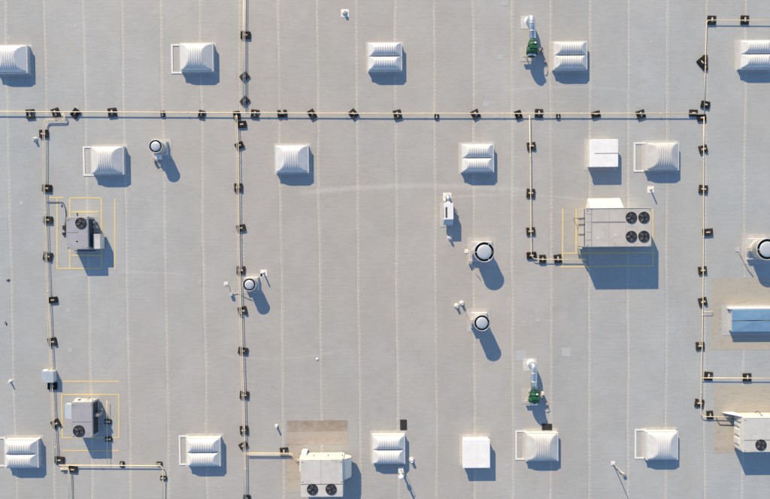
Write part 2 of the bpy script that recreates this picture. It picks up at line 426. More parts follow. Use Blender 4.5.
skylight(367.8, 42, 402, 70.7, 'double', 'two lobed skylight above the middle of the long horizontal pipe')
skylight(553.3, 41, 587.3, 69.6, 'double', 'two lobed skylight just right of the upper green duct fan')
skylight(740, 39.6, 773, 68.6, 'double', 'two lobed skylight cut off by the right edge in the top row')
skylight(91, 145.8, 123.5, 174.6, 'single', 'single vaulted skylight with white frame, left of the small round vent', outline=(83.2, 93))
skylight(275.2, 144.6, 308.5, 173, 'single', 'single vaulted skylight without a flashing frame, right of the centre left pipe')
skylight(461.2, 143.4, 494, 172.3, 'double', 'two lobed skylight above the white blower cabinet', )
skylight(646, 141.8, 679.2, 170.4, 'single', 'greyish framed skylight right of the white flat hatch', outline=(633.6, 645.6), mat='acrylic_grey')
skylight(4.5, 439.6, 38, 468.3, 'double', 'two lobed skylight in the lower left corner of the roof', outline=(-4, 5.5))
skylight(186, 437.8, 220.2, 466.8, 'double', 'two lobed skylight between the lower left grey unit and the centre left pipe', outline=(179.2, 187.5))
skylight(372, 434.8, 405, 464.3, 'double', 'two lobed skylight below a black pad, with a capped stack at its corner')
skylight(525.5, 432.8, 558.3, 461.4, 'single', 'greyish single vaulted skylight beneath the lower green duct fan', outline=(515.3, 525.3), mat='acrylic_grey')
skylight(646, 431.5, 678.2, 460.3, 'single', 'single vaulted skylight of the bottom row right of the tall thin mast', outline=(634.6, 645.6), mat='acrylic')

def hatch(px0, py0, px1, py1, z, label, seam):
    a, c = P(px0, py1, z), P(px1, py0, z)
    hw, hd = (c.x - a.x) / 2, (c.y - a.y) / 2
    t = thing('roof_hatch', ((a.x + c.x) / 2, (a.y + c.y) / 2, 0), label, 'roof hatch', 'flat white box hatches')
    MB().box(-hw - .18, hw + .18, -hd - .18, hd + .18, .001, .012).build('base_flashing', 'flash', t)
    MB().box(-hw + .06, hw - .06, -hd + .06, hd - .06, 0, z - .16).build('curb', 'rim', t)
    MB().box(-hw, hw, -hd, hd, z - .16, z, bevel=.03).build('lid', 'white_lid', t)
    if seam: MB().box(-hw + .35, hw - .03, -.016, .016, z + .001, z + .018).build('lid_seam', 'conduit', t)
    else:
        MB().box(-.012, .012, -hd + .03, hd - .03, z + .001, z + .010).build('lid_seam', 'white', t)
    for k in range(5):
        for sy in (-1, 1):
            xx = -hw + .14 + k * (2 * hw - .28) / 4
            MB().lathe(xx, sy * (hd - .09), [(.028, z + .001), (.022, z + .010), (0, z + .012)], 8).build('screw', 'galv', t)
    for sx in (-.5, .5):
        MB().box(sx - .05, sx + .05, -hd - .012, -hd - .001, z - .12, z - .04).build('latch', 'galv', t)
hatch(590, 139.2, 618.3, 167, .74, 'flat white box hatch with a dark seam across its lid', True)
hatch(462.8, 439.8, 490, 468.3, .76, 'plain flat white box hatch alone in the bottom row', False)

# the blue one
def blue_cover():
    z = .52; a, c = P(732, 332, z), P(776, 309.5, z)
    hw, hd = (c.x - a.x) / 2, (c.y - a.y) / 2
    t = thing('covered_skylight', ((a.x + c.x) / 2, (a.y + c.y) / 2, 0.0), 'blue covered skylight curb on the tan patch at the right edge', 'skylight')
    MB().box(-hw - .5, hw + .3, -hd - .35, hd + .32, .010, .018).build('base_flashing', 'patch', t)
    MB().box(-hw + .05, hw - .05, -hd + .05, hd - .05, .018, z - .05).build('curb', 'curb', t)
    MB().box(-hw - .10, hw, hd + .02, hd + .16, .018, z - .06, bevel=.01).build('back_flashing', 'outline', t)
    for s_ in (-1, 1):
        y0, y1 = (-hd, -.012) if s_ < 0 else (.012, hd); ym = (y0 + y1) / 2
        m = MB()
        v = [m.bm.verts.new(p) for p in ((-hw, y0, z - .05), (hw, y0, z - .05), (hw, y1, z - .05), (-hw, y1, z - .05), (-hw + .03, y0 + .02, z), (hw - .03, y0 + .02, z), (hw - .03, y1 - .02, z), (-hw + .03, y1 - .02, z), (-.1, y1 - .04 if s_ < 0 else y0 + .04, z + .07))]
        for f in ((0, 1, 5, 4), (1, 2, 6, 5), (2, 3, 7, 6), (3, 0, 4, 7), (4, 5, 8), (5, 6, 8), (6, 7, 8), (7, 4, 8)): m.bm.faces.new([v[i] for i in f])
        m.build('cover_panel', 'blue', t)
    MB().box(-hw - .02, hw, -.01, .01, z - .04, z + .02).build('cover_joint', 'conduit', t)
blue_cover()

# ------------------------------------------------------------------ round vents
def vent(px, py, rpx, z, label, big=False, plate=(0, 0, .95), capk=.77, off=(0, 0)):
    c = P(px, py, z); r = rpx / FPX * (HCAM - z)
    t = thing('roof_vent', (c.x, c.y, 0), label, 'roof vent', 'round exhaust vents')
    pr = r * 1.32 + .16
    MB().box(-pr, pr, -pr, pr, .001, .014).build('base_flashing', 'flash', t)
    cr = r * (1.02)
    MB().hexa([(-cr - .05, -cr - .05, .0), (cr + .05, -cr - .05, 0), (cr + .05, cr + .05, 0), (-cr - .05, cr + .05, 0)],
              [(-cr, -cr, .30), (cr, -cr, .30), (cr, cr, .30), (-cr, cr, .30)]).build('curb', 'curb', t)
    zz = z
    MB().lathe(0, 0, [(r * .97, .30), (r * .97, zz * .55), (r * 1.04, zz * .56), (r * 1.04, zz - .03), (r * 1.08, zz - .02), (r * 1.08, zz), (r * 1.0, zz), (r * .99, zz - .25)], 40).build('housing', 'vent_body', t)
    MB().lathe(0, 0, [(r * 1.0, zz - .002), (r * .985, zz - .26), (0, zz - .26)], 40).build('throat', 'vent_in', t)
    q = r * capk
    MB().lathe(0, 0, [(0, zz - .05), (q * .98, zz - .05), (q, zz - .01), (q * .9, zz + .02), (q * .45, zz + .045), (0, zz + .05)], 36).build('cap', 'vent_cap', t)
    for k in range(3):
        an = R(180 + 120 * k) if big else R(100 + 120 * k)
        MB().box(q * .9, r * 1.0, -.022, .022, zz - .045, zz - .012, rot=an, c=(0, 0, 0)).build('strut', 'vent_cap' if big else 'black', t)
    for k in range(4):
        an = R(45 + 90 * k)
        MB().cyl(math.cos(an) * cr * 1.12, math.sin(an) * cr * 1.12, .30, .33, .03, n=8).build('bolt', 'galv', t)
    # side service box
    MB().box(-r * 1.2 - .10, -r * .95, -.16, .12, .32, zz * .5, bevel=.012).build('service_box', 'galv', t)
    return t
vent(155.5, 146.2, 6.2, 1.17, 'small round vent with a black ring beside the upper left framed skylight')
vent(249.3, 284.7, 6.2, 1.07, 'small round vent with a black ring hard against the centre left pipe')
vent(482, 323, 7.6, 1.46, 'middle sized round vent below the bigger one near the roof centre')
vent(484.4, 252, 9.6, 1.25, 'large round vent with a white strut across its ring near the roof centre', True)
vent(767.5, 249.3, 10.2, 1.22, 'large round vent cut off by the right edge above the blue cover', True)

# ------------------------------------------------------------------ small pipes standing up
def pipe_vent(px, py, z, label, base=.22, r=.045, rz=0.0):
    c = P(px, py)
    t = thing('vent_pipe', (c.x, c.y, 0), label, 'vent pipe', 'thin standing vent pipes', R(rz))
    MB().box(-base, base, -base, base, .001, .014).build('base_flashing', 'outline', t)
    MB().lathe(0, 0, [(r * 2.4, .014), (r * 1.6, .06), (r * 1.05, .16), (r * 1.05, .19)], 14).build('boot', 'flash', t)
    MB().lathe(0, 0, [(r, 0.01), (r, z), (r * .7, z), (r * .7, z - .1), (0, z - .1)], 14).build('pipe', 'white' if z < .5 else 'galv', t)
    return t
for a in ((345, 13, .26, 'short vent pipe on a pale square near the top edge of the roof', .30, .10),
          (35.6, 139.5, .28, 'short vent pipe beside the left vertical pipe, above the upper left unit', .14, .09),
          (650.6, 189.5, .62, 'vent pipe on a white square under the greyish framed skylight', .26, .05),
          (263.8, 273, .60, 'thin vent pipe upper right of the small round vent by the pipe', .26, .055),
          (456.6, 306, .32, 'left one of two short vent pipes above the middle sized round vent', .15, .10),
          (461.8, 303.3, .32, 'right one of two short vent pipes above the middle sized round vent', .15, .10),
          (411.6, 460, .34, 'vent pipe right of the two lobed skylight with the capped stack', .13, .11),
          (276.8, 426, .40, 'vent pipe left of the brown bare strip, above the short branch pipe', .13, .07),
          (11, 381.5, .34, 'small vent pipe near the left edge, level with the pale blue box', .15, .06),
          (449.8, 238, .34, 'short vent pipe beneath the white blower cabinet', .20, .09)):
    pipe_vent(*a)
def mast():
    c = P(613, 463.5); t = thing('mast', (c.x, c.y, 0), 'tall thin mast with a very long shadow near the bottom edge', 'mast')
    MB().box(-.14, .14, -.14, .14, .001, .05, bevel=.01).build('base', 'outline', t)
    MB().cyl(0, 0, .05, 1.9, .035, .028, 12).build('pole', 'galv', t)
    MB().cyl(0, 0, .05, .22, .07, .05, 12).build('boot', 'flash', t)
    MB().lathe(0, 0, [(0, 1.89), (.05, 1.9), (.05, 1.95), (0, 1.98)], 12).build('tip', 'galv', t)
    c = P(623.5, 474); t = thing('junction_box', (c.x, c.y, 0), 'small grey box with cable right of the tall thin mast', 'junction box', rz=R(20))
    MB().box(-.12, .12, -.09, .09, .02, .22, bevel=.01).build('housing', 'conduit', t)
    MB().tube([(-.1, .0, .03), (-.3, .25, .03), (-.28, .5, .03), (-.45, .62, .03)], .018, 6, .1).build('cable', 'conduit_dark', t)
mast()
def capped_stack():
    c = P(400.8, 469); t = thing('exhaust_stack', (c.x, c.y, 0), 'capped white stack standing at the lower corner of a two lobed skylight', 'exhaust stack')
    MB().box(-.2, .2, -.25, .2, .0, .30, bevel=.02).build('base', 'white', t)
    MB().cyl(0, 0, .30, 1.45, .075, .075, 16).build('pipe', 'vent_body', t)
    MB().lathe(0, 0, [(.10, .75), (.15, .78), (.15, .90), (.10, .93)], 20).build('collar', 'galv', t)
    MB().lathe(0, 0, [(.17, 1.45), (.20, 1.50), (.19, 1.56), (.11, 1.63), (0, 1.66)], 24).build('cap', 'white', t)
    MB().tube([(0.02, 0, 1.2), (.22, -.02, 1.2), (.22, -.02, .05)], .018, 6, .05).build('bracket', 'galv', t)
capped_stack()
for (x, y, l, r_) in ((8.3, 280, 'upper dark scrap lying near the left edge of the roof', 25), (6, 323.2, 'lower dark scrap lying near the left edge of the roof', -60)):
    c = P(x, y); m = MB().tube([(-.14, .05, .02), (-.04, 0, .05), (.05, .03, .03), (.14, -.06, .02)], [.02, .06, .05, .02], 6)  # small dark clump of roof debris, no particular material
    tag(m.build('rubber_scrap', 'conduit_dark', None, (c.x, c.y, 0), R(r_)), l, 'scrap', 'dark scraps')
c = P(317.3, 359); tag(MB().lathe(0, 0, [(.10, .0), (.10, .03), (.06, .06), (0, .065)], 12).build('roof_plug', 'white', None, (c.x, c.y, 0)), 'tiny white plug alone right of the centre left pipe', 'plug')

# ------------------------------------------------------------------ green duct fans
def duct_fan(elbow, neck, fan0, fan1, label, lean=0.0):
    """elbow: where the duct leaves the roof; neck: where it meets the fan; fan0/fan1: start and end of the green casing"""
    ZD = .80
    e = P(*elbow, 0.0); n0 = P(*neck, ZD + .2); f0 = P(*fan0, ZD + .2); f1 = P(*fan1, ZD + .2)
    t = thing('duct_fan', (e.x, e.y, 0), label, 'exhaust fan', 'green duct fans')
    L = lambda v, z=None: Vector((v.x - e.x, v.y - e.y, ZD if z is None else z))
    MB().box(-.62, .45, -.60, .40, .001, .014).build('base_flashing', 'patch_pale', t)
    pts = [Vector((0, 0, 0.01)), Vector((0.0, 0, .35)), Vector((0.02, .02, ZD)), L(n0) * 1.0]
    MB().tube(pts, .235, 20, .42).build('duct', 'silver', t)
    for z in (.10,):
        MB().lathe(0, 0, [(.33, .014), (.30, .05), (.24, .12), (.24, .14)], 24).build('boot', 'white', t)
    d = (L(f1) - L(f0)).normalized()
    a = L(n0)
    for k in (.35, .7):
        p = a.lerp(Vector((0, 0, ZD)), k)
        MB().tube([p - d * .03, p + d * .03], .25, 20).build('duct_band', 'galv', t)
    q = L(f0); w_ = (L(f1) - q).length
    seg = lambda a0, a1, r, nm, mt, n=24: MB().tube([q + d * w_ * a0, q + d * w_ * a1], r, n).build(nm, mt, t)
    seg(-.10, .06, .30, 'inlet_ring', 'green'); seg(.06, .42, .36, 'fan_casing', 'green'); seg(.42, .50, .30, 'casing_joint', 'black')
    seg(.50, .92, .43, 'motor_casing', 'green'); seg(.92, 1.12, .31, 'outlet_ring', 'silver')
    seg(1.121, 1.13, .27, 'outlet_screen', 'black')
    m = q + d * w_ * .5; sx = Vector((-d.y, d.x, 0))
    MB().box(m.x - .30, m.x + .30, m.y - .12, m.y + .12, ZD + .30, ZD + .47, bevel=.03, rot=math.atan2(d.y, d.x) + math.pi / 2).build('motor', 'green', t)
    MB().box(m.x + .05, m.x + .20, m.y + .26, m.y + .38, ZD + .355, ZD + .40, bevel=.01).build('label_plate', 'white', t)
    for s1 in (-1, 1):
        for s2 in (.15, .85):
            p = q + d * w_ * s2 + sx * .28 * s1
            MB().box(p.x - .03, p.x + .03, p.y - .03, p.y + .03, .02, ZD - .22).build('leg', 'galv', t)
    b0 = q + d * w_ * .5
    MB().box(b0.x - .75, b0.x + .45, b0.y - .72, b0.y + .45, .001, .02).build('stand_flashing', 'flash', t)
    p = q + d * w_ * 1.0
    MB().box(p.x - .62, p.x + .36, p.y - .05, p.y + .05, .28, .46, bevel=.01).build('stand_beam', 'galv', t)
    # disconnect switch with its cable on the side
    p = q + d * w_ * .45 - sx * -.62
    MB().box(p.x - .07, p.x + .09, p.y - .1, p.y + .1, .02, .62, bevel=.01).build('switch_box', 'conduit', t)
    return t
duct_fan((528.8, 21.0), (533.5, 38), (533.7, 41), (532.5, 54), 'green duct fan on a silver duct near the top edge of the roof')
duct_fan((531.0, 363.5), (534.8, 391), (535.3, 392.5), (534.6, 403.5), 'green duct fan on a silver duct above the lower black pad')

# white blower cabinet
def blower():
    z = .95; a, c = P(444.6, 219.5, z), P(453.4, 203, z)
    hw, hd = (c.x - a.x) / 2, (c.y - a.y) / 2
    t = thing('blower_unit', ((a.x + c.x) / 2, (a.y + c.y) / 2, 0), 'narrow white blower cabinet with a duct elbow, left of the large round vent', 'blower unit')
    MB().box(-hw - .25, hw + .1, -hd - .55, hd + .1, .001, .02).build('base_flashing', 'patch', t)
    MB().box(-hw, hw, -hd, hd, .12, z, bevel=.02).build('cabinet', 'white', t)
    MB().hexa([(-hw - .04, -hd - .42, .35), (hw, -hd - .42, .35), (hw, -hd - .003, .35), (-hw - .04, -hd - .003, .35)],
              [(-hw - .04, -hd - .36, .55), (hw, -hd - .36, .55), (hw, -hd - .003, z - .05), (-hw - .04, -hd - .003, z - .05)]).build('outlet_hood', 'blue_box', t)
    MB().box(-hw + .07, -hw + .20, -hd + .15, hd - .3, z + .001, z + .02).build('grille', 'ac_dark', t)
    MB().box(-hw - .03, -hw - .002, -hd + .2, hd - .3, .3, .8).build('side_panel', 'galv', t)
    MB().tube([(-.02, hd + .55, .01), (-.02, hd + .55, .62), (0, hd - .02, .62)], .17, 18, .28).build('duct', 'silver', t)
    MB().box(-.35, .30, hd + .22, hd + .86, .001, .014).build('duct_flashing', 'outline', t)
    MB().tube([(-.19, hd + .25, .62), (.19, hd + .25, .62)], .15, 14).build('damper', 'conduit_dark', t)
    for sx in (-1, 1):
        for sy in (-1, 1): MB().box(sx * (hw - .08) - .04, sx * (hw - .08) + .04, sy * (hd - .1) - .04, sy * (hd - .1) + .04, .02, .12).build('leg', 'galv', t)
    MB().tube([(hw, hd - .3, .5), (hw + .25, hd - .45, .35), (hw + .42, -.1, .1), (hw + .25, -.35, .05), (hw + .02, -.3, .3)], .03, 8, .15).build('hose', 'conduit', t)
blower()

# ------------------------------------------------------------------ rooftop units
def fan(t, x, y, z, r, rot=0.0):
    f = MB().lathe(x, y, [(r * 1.05, z + .001), (r * 1.04, z + .05), (r * 1.0, z + .065), (r * .97, z + .06), (r * .97, z + .015)], 36).build('fan', 'black', t)
    MB().lathe(x, y, [(r * .97, z + .016), (0, z + .016)], 32).build('well', 'vent_in', f)
    for k in range(4):
        a = R(rot + 90 * k); m = MB()
        pr = []
        for rr, w0 in ((.2, .30), (.55, .46), (.92, .34)):
            for s_ in (-1, 1):
                an = a + s_ * w0 * .8 / max(rr, .3) * .5
                pr.append((x + math.cos(an) * rr * r, y + math.sin(an) * rr * r, z + .035 + s_ * .014))
        v = [m.bm.verts.new(p) for p in pr]; v2 = [m.bm.verts.new((p[0], p[1], p[2] - .006)) for p in pr]
        for q in ((0, 2, 3, 1), (2, 4, 5, 3)):
            m.bm.faces.new([v[i] for i in q]); m.bm.faces.new([v2[i] for i in reversed(q)])
        for i, j in ((0, 2), (2, 4), (4, 5), (5, 3), (3, 1), (1, 0)): m.bm.faces.new((v[i], v[j], v2[j], v2[i]))
        m.build('blade', 'blade', f)
    MB().lathe(x, y, [(r * .2, z + .02), (r * .2, z + .05), (r * .12, z + .058), (0, z + .058)], 18).build('hub', 'black', f)
    g = MB()
    for rr in (.3, .48, .66, .84):
        n = 30
        pts = [(x + math.cos(2 * math.pi * i / n) * rr * r, y + math.sin(2 * math.pi * i / n) * rr * r, z + .066) for i in range(n + 1)]
        g.tube(pts, .005, 4)
    for k in range(4):
        a = R(22 + 45 * k); g.tube([(x - math.cos(a) * r, y - math.sin(a) * r, z + .07), (x + math.cos(a) * r, y + math.sin(a) * r, z + .07)], .006, 4)
    g.build('guard', 'black', f)
    return f

def unit(px0, py0, px1, py1, z, label, mat, base=.18):
    a, c = P(px0, py1, z), P(px1, py0, z)
    hw, hd = (c.x - a.x) / 2, (c.y - a.y) / 2; cx, cy = (a.x + c.x) / 2, (a.y + c.y) / 2
    t = thing('rooftop_unit', (cx, cy, 0), label, 'air conditioner', 'rooftop air conditioning units')
    MB().box(-hw + .08, hw - .08, -hd + .08, hd - .08, 0, base).build('curb', 'curb', t)
    cab = MB().box(-hw, hw, -hd, hd, base, z, bevel=.015).build('cabinet', mat, t)
    q = lambda px, py, zz=z: (P(px, py, zz).x - cx, P(px, py, zz).y - cy)
    def seam(x0, y0, x1, y1, w_=.014, mt='panel_line', nm='panel_joint', zz=z):
        A, B = q(x0, y0, zz), q(x1, y1, zz)
        if abs(x1 - x0) > abs(y1 - y0): y_ = (A[1] + B[1]) / 2; MB().box(min(A[0], B[0]), max(A[0], B[0]), y_ - w_, y_ + w_, zz + .001, zz + .012).build(nm, mt, t)
        else: x_ = (A[0] + B[0]) / 2; MB().box(x_ - w_, x_ + w_, min(A[1], B[1]), max(A[1], B[1]), zz + .001, zz + .012).build(nm, mt, t)
    return t, hw, hd, q, seam
def f_at(t, q, px, py, z, r, rot): x, y = q(px, py, z + .06); fan(t, x, y, z, r, rot)
def top_detail(t, x0, x1, y0, y1, z, seed):
    rr = random.Random(seed)
    for i in range(5):
        for yy in (y0 + .05, y1 - .05):
            xx = x0 + .08 + (x1 - x0 - .16) * i / 4
            MB().lathe(xx, yy, [(.022, z + .001), (.018, z + .010), (0, z + .012)], 8).build('screw', 'conduit', t)
    for k in range(2):
        px_ = x0 + .3 + (x1 - x0 - .9) * rr.random(); py_ = y0 + .3 + (y1 - y0 - .8) * rr.random() * .3
        MB().box(px_, px_ + .22, py_, py_ + .14, z + .001, z + .004).build('label_plate', 'rim' if k else 'ac_pale', t)
    for cx_ in (x0 + .12, x1 - .12):
        for cy_ in (y0 + .16, y1 - .16):
            MB().box(cx_ - .05, cx_ + .05, cy_ - .035, cy_ + .035, z + .001, z + .035, bevel=.008).build('lifting_lug', 'galv', t)
def side_detail(t, hw, hd, z, north=True, east=True):
    # doors, handles and louvred coil faces on the upright sides
    for s_, on in ((1, north), (-1, not north)):
        if not on: continue
        y0 = s_ * hd
        for k in range(3):
            x0 = -hw + .08 + k * (2 * hw - .16) / 3; x1 = x0 + (2 * hw - .16) / 3 - .05
            d = MB().box(x0, x1, min(y0, y0 + s_ * .02) + s_ * .001, max(y0, y0 + s_ * .02) + s_ * .001, .28, z - .1, bevel=.006).build('access_panel', 'ac_pale', t)
            MB().box(x1 - .12, x1 - .06, min(y0 + s_ * .022, y0 + s_ * .06), max(y0 + s_ * .022, y0 + s_ * .06), z * .5, z * .5 + .14).build('handle', 'black', d)
    sx = 1 if east else -1
    m = MB(); n = 12
    for k in range(n):
        zz = .3 + k * (z - .45) / n
        m.box(min(sx * hw, sx * (hw + .02)) + sx * .001, max(sx * hw, sx * (hw + .02)) + sx * .001, -hd + .15, hd - .15, zz, zz + .03)
    m.build('louvre', 'ac_dark', t)
    top_detail(t, -hw, hw, -hd, hd, z, int(hw * 100))

# R1 upper left
t, hw, hd, q, seam = unit(66.7, 217, 87.5, 249.2, 1.19, 'grey unit with its fan at the top edge and a side hood', 'ac_lilac')
f_at(t, q, 80.6, 223, 1.19, .40, 20)
seam(66.9, 232.5, 78, 232.5, .006); side_detail(t, hw, hd, 1.19, True, True)
p0, p1 = q(93.2, 249, .82), q(100, 234, .82)
MB().box(p0[0], p1[0], p0[1], p1[1], .12, .82, bevel=.02).build('side_hood', 'ac_pale', t)
MB().box(hw + .02, p0[0] - .003, p0[1] + .1, p1[1] - .1, .25, .62).build('duct_collar', 'ac_dark', t)
for k in range(2):
    x, y = q(92 + k * 2.8, 222 + k * 5, .5); MB().box(hw + .022, x + .12, y - .1, y + .1, .2, .55, bevel=.01).build('service_box', 'conduit', t)
MB().box(-hw - .12, -hw - .002, -.2, .2, .4, .8, bevel=.01).build('control_box', 'conduit', t)
MB().tube([(-hw, -hd - .15, .12), (hw, -hd - .15, .12)], .03, 8).build('drain_pipe', 'black', t)
# R2 lower left
t, hw, hd, q, seam = unit(71.8, 402.2, 91.8, 437.8, 1.17, 'grey unit with its fan at the bottom edge and a pale blue side hood', 'ac_lilac')
f_at(t, q, 78.6, 431.2, 1.17, .42, 60)
seam(72, 422, 91.6, 422, .006); side_detail(t, hw, hd, 1.17, True, True)
p0, p1 = q(64.4, 419, .7), q(72.4, 404.6, .7)
MB().hexa([(p0[0], p0[1], .2), (-hw - .002, p0[1], .2), (-hw - .002, p1[1], .2), (p0[0], p1[1], .2)],
          [(p0[0], p0[1], .55), (-hw - .002, p0[1], .85), (-hw - .002, p1[1], .85), (p0[0], p1[1], .55)]).build('side_hood', 'blue_box', t)
for (dx, zz, w_) in ((.25, .9, .3), (.12, .55, .2), (.5, .4, .35)):
    MB().box(hw + .022, hw + .022 + w_, dx - .1, dx + .08, .25, zz, bevel=.01).build('service_box', 'conduit', t)
MB().box(-hw + .1, -hw + .35, hd + .03, hd + .14, .5, .9, bevel=.01).build('control_box', 'white', t)
MB().tube([(.2, hd + .1, .2), (.2, hd + .1, .9), (.5, hd + .02, .9)], .03, 8, .1).build('conduit', 'galv', t)
# R3 big
Z3 = 1.88
t, hw, hd, q, seam = unit(585.6, 207.4, 651.4, 246.9, Z3, 'biggest rooftop unit, warm grey with four fans in a square', 'ac_warm', .3)
for k, (x, y) in enumerate(((631.6, 217.4), (644.2, 217.3), (631.6, 236.4), (644.2, 236.3))): f_at(t, q, x, y, Z3, .40, 15 + 40 * k)
seam(592.3, 222.1, 626, 222.1, .022)
seam(591.6, 207.6, 591.6, 246.7, .010); seam(626, 207.6, 626, 246.7, .006, 'conduit'); seam(609, 207.6, 609, 221, .005, 'conduit'); seam(609, 223, 609, 246.7, .005, 'conduit')
for y in (214, 222, 232, 240): seam(586, y, 591.2, y, .008, 'conduit')
MB().box(-hw + .02, hw - .02, hd - .05, hd - .02, Z3 + .001, Z3 + .03).build('top_lip', 'ac_pale', t)
A = q(588, 198.3, 1.2); B = q(620, 198.3, 1.2); C_ = q(624, 207.4, Z3); D_ = q(590.5, 207.4, Z3)
MB().hexa([(A[0], A[1], 1.0), (B[0], A[1], 1.0), (C_[0], hd + .003, .9), (D_[0], hd + .003, .9)],
          [(A[0], A[1], 1.18), (B[0], A[1], 1.18), (C_[0], hd + .003, Z3 - .04), (D_[0], hd + .003, Z3 - .04)]).build('intake_hood', 'hoodm', t)
side_detail(t, hw, hd, Z3, False, True)
for y in (.72, .25, -.5):
    MB().box(-hw - .05, -hw - .002, y - .02, y + .02, .35, Z3 - .1).build('panel_rib', 'conduit_dark', t)
MB().tube([(-hw - .05, .72, .9), (-hw - .28, .72, .9), (-hw - .28, .72, .05)], .022, 8, .1).build('conduit', 'conduit_dark', t)
MB().tube([(-hw - .05, -hd + .05, Z3 * .93), (-hw - .05, hd - .05, Z3 * .93)], .022, 6).build('grab_rail', 'black', t)
MB().tube([(-hw + .05, -hd - .12, 1.0), (-hw - .02, -hd - .12, .3), (-hw + .08, -hd - .7, .12)], .05, 8, .1).build('drain_pipe', 'galv', t)
MB().box(hw - .5, hw - .1, -hd - .16, -hd - .024, .5, 1.2, bevel=.01).build('control_box', 'conduit', t)
# R4 bottom
Z4 = 1.6
t, hw, hd, q, seam = unit(300.9, 459.6, 342.4, 497.2, Z4, 'pale unit with two fans along its lower edge, below the brown bare strips', 'ac_pale', .2)
f_at(t, q, 312.3, 489.7, Z4, .40, 10); f_at(t, q, 331, 489.6, Z4, .40, 70)
top_detail(t, -hw, hw, -hd + 1.05, hd, Z4, 3); seam(301, 484.3, 342.2, 484.3, .016); seam(321, 459.8, 321, 484, .004, 'conduit')
y0 = q(300, 481.6)[1]; y1 = hd - .05
MB().hexa([(hw + .003, y0, .3), (hw + .62, y0 + .12, .45), (hw + .62, y1 - .12, .45), (hw + .003, y1, .3)],
          [(hw + .003, y0, Z4 - .08), (hw + .62, y0 + .05, .95), (hw + .62, y1 - .05, .95), (hw + .003, y1, Z4 - .08)]).build('side_hood', 'ac_pale', t)
for k, x in enumerate((-hw + .1, -hw + 1.2, -hw + 2.3)):
    d = MB().box(x, x + .95, hd + .002, hd + .025, .3, Z4 - .12, bevel=.006).build('access_panel', 'hoodm', t)
    MB().box(x + .8, x + .86, hd + .027, hd + .06, .8, .95).build('handle', 'black', d)
MB().box(-hw - .17, -hw - .002, .3, hd - .1, .25, 1.1, bevel=.02).build('control_box', 'hoodm', t)
MB().box(-hw - .05, -hw + .35, hd + .03, hd + .28, .1, .8, bevel=.03).build('gas_train', 'white', t)
# R5 right edge
Z5 = 1.3
t, hw, hd, q, seam = unit(743.2, 417.2, 786, 452.3, Z5, 'pale unit cut off by the right edge, with a fan on its lower strip', 'ac_pale', .2)
f_at(t, q, 761.3, 445.2, Z5, .40, 35); f_at(t, q, 778, 445.2, Z5, .40, 0)
top_detail(t, -hw, hw, -hd, hd, Z5, 4); seam(744, 440.2, 786, 440.2, .016)
MB().box(-hw + .01, hw, hd - .06, hd - .02, Z5 + .001, Z5 + .02).build('top_lip', 'white', t)
for y in (-.9, -.2, .5):
    MB().box(-hw - .10, -hw - .002, y, y + .45, .3, .9, bevel=.02).build('service_box', 'ac_pale', t)
MB().box(-hw - .02, -hw - .002, -hd + .1, hd - .2, .22, Z5 - .1).build('side_panel', 'ac_pale', t)
MB().tube([(-hw - .12, .9, .1), (-hw - .12, .9, 1.0), (-hw - .02, .9, 1.0)], .03, 8, .1).build('conduit', 'conduit_dark', t)
MB().hexa([(-hw - .85, hd - .02, .05), (-hw + .02, hd + .003, .05), (-hw + .02, hd + .05, .05), (-hw - .85, hd + .04, .05)],
          [(-hw - .80, hd - .02, .20), (-hw + .02, hd + .003, Z5 - .1), (-hw + .02, hd + .05, Z5 - .1), (-hw - .80, hd + .04, .20)]).build('corner_brace', 'white', t)
MB().tube([(-hw + 1.6, hd + .05, .2), (-hw + 1.6, hd + .25, .6), (-hw + 1.6, hd + .02, 1.1)], .025, 8, .1).build('conduit', 'conduit_dark', t)

# pale blue box on the left pipe
c = P(47.6, 377, .5); t = thing('utility_box', (c.x, c.y, 0), 'pale blue box standing against the left vertical pipe', 'utility box')
MB().box(-.42, .42, -.42, .42, 0, .42, bevel=.02).build('housing', 'rim', t); MB().box(-.46, .46, -.45, .45, .422, .50, bevel=.02).build('lid', 'blue_box', t)
MB().box(-.46, -.10, .30, .52, .12, .35, bevel=.02).build('connector', 'white', t)

for (x0, y0, x1, y1, l) in ((400.2, 419.8, 406.6, 430, 'black upright rectangular pad above a two lobed skylight'), (542, 424, 552, 430.2, 'black sideways rectangular pad above the greyish framed skylight')):
    a, c = P(x0, y1, .05), P(x1, y0, .05)
    m = MB().box(a.x, c.x, a.y, c.y, .002, .05, bevel=.008)
    tag(m.build('rubber_pad', 'mat_black'), l, 'pad', 'loose black pads')

# ------------------------------------------------------------------ pipes
ZP = .21
def run(pts, label, r=.06, mat='pipe', second=None, nm='gas_pipe', z=ZP, cat='pipe', grp='pipe runs on the roof', couplings=True, bend=.18, drop=None):
    W = [P(x, y, z) for x, y in pts]
    if drop: W = W + [Vector((W[-1].x, W[-1].y, .02))]
    o = W[0].copy(); o.z = 0
    t = thing(nm, o, label, cat, grp)
    MB().tube([p - o for p in W], r, 10, bend).build('pipe', mat, t)
    if second:
        off, mt = second
        V = []
        for i, p in enumerate(W):
            d = (W[min(i + 1, len(W) - 1)] - W[max(i - 1, 0)]).normalized(); V.append(p - o + Vector((d.y, -d.x, 0)) * off)
        MB().tube(V, r * .8, 10, bend).build('second_pipe', mt, t)
    if couplings:
        acc = 0; nxt = 3.2
        for a, b_ in zip(W, W[1:]):
            L = (b_ - a).length
            while acc + L > nxt:
                k = (nxt - acc) / L; p = a.lerp(b_, k) - o; d = (b_ - a).normalized()
                MB().tube([p - d * .07, p + d * .07], r * 1.35, 10).build('coupling', mat, t); nxt += 6.1
            acc += L
    return t
run([(-12, 111.4), (95, 111.9), (190, 112.4), (390, 113.5), (580, 113.4), (702.5, 113.6)], 'long cream pipe crossing the whole roof from left to right', 0.034)
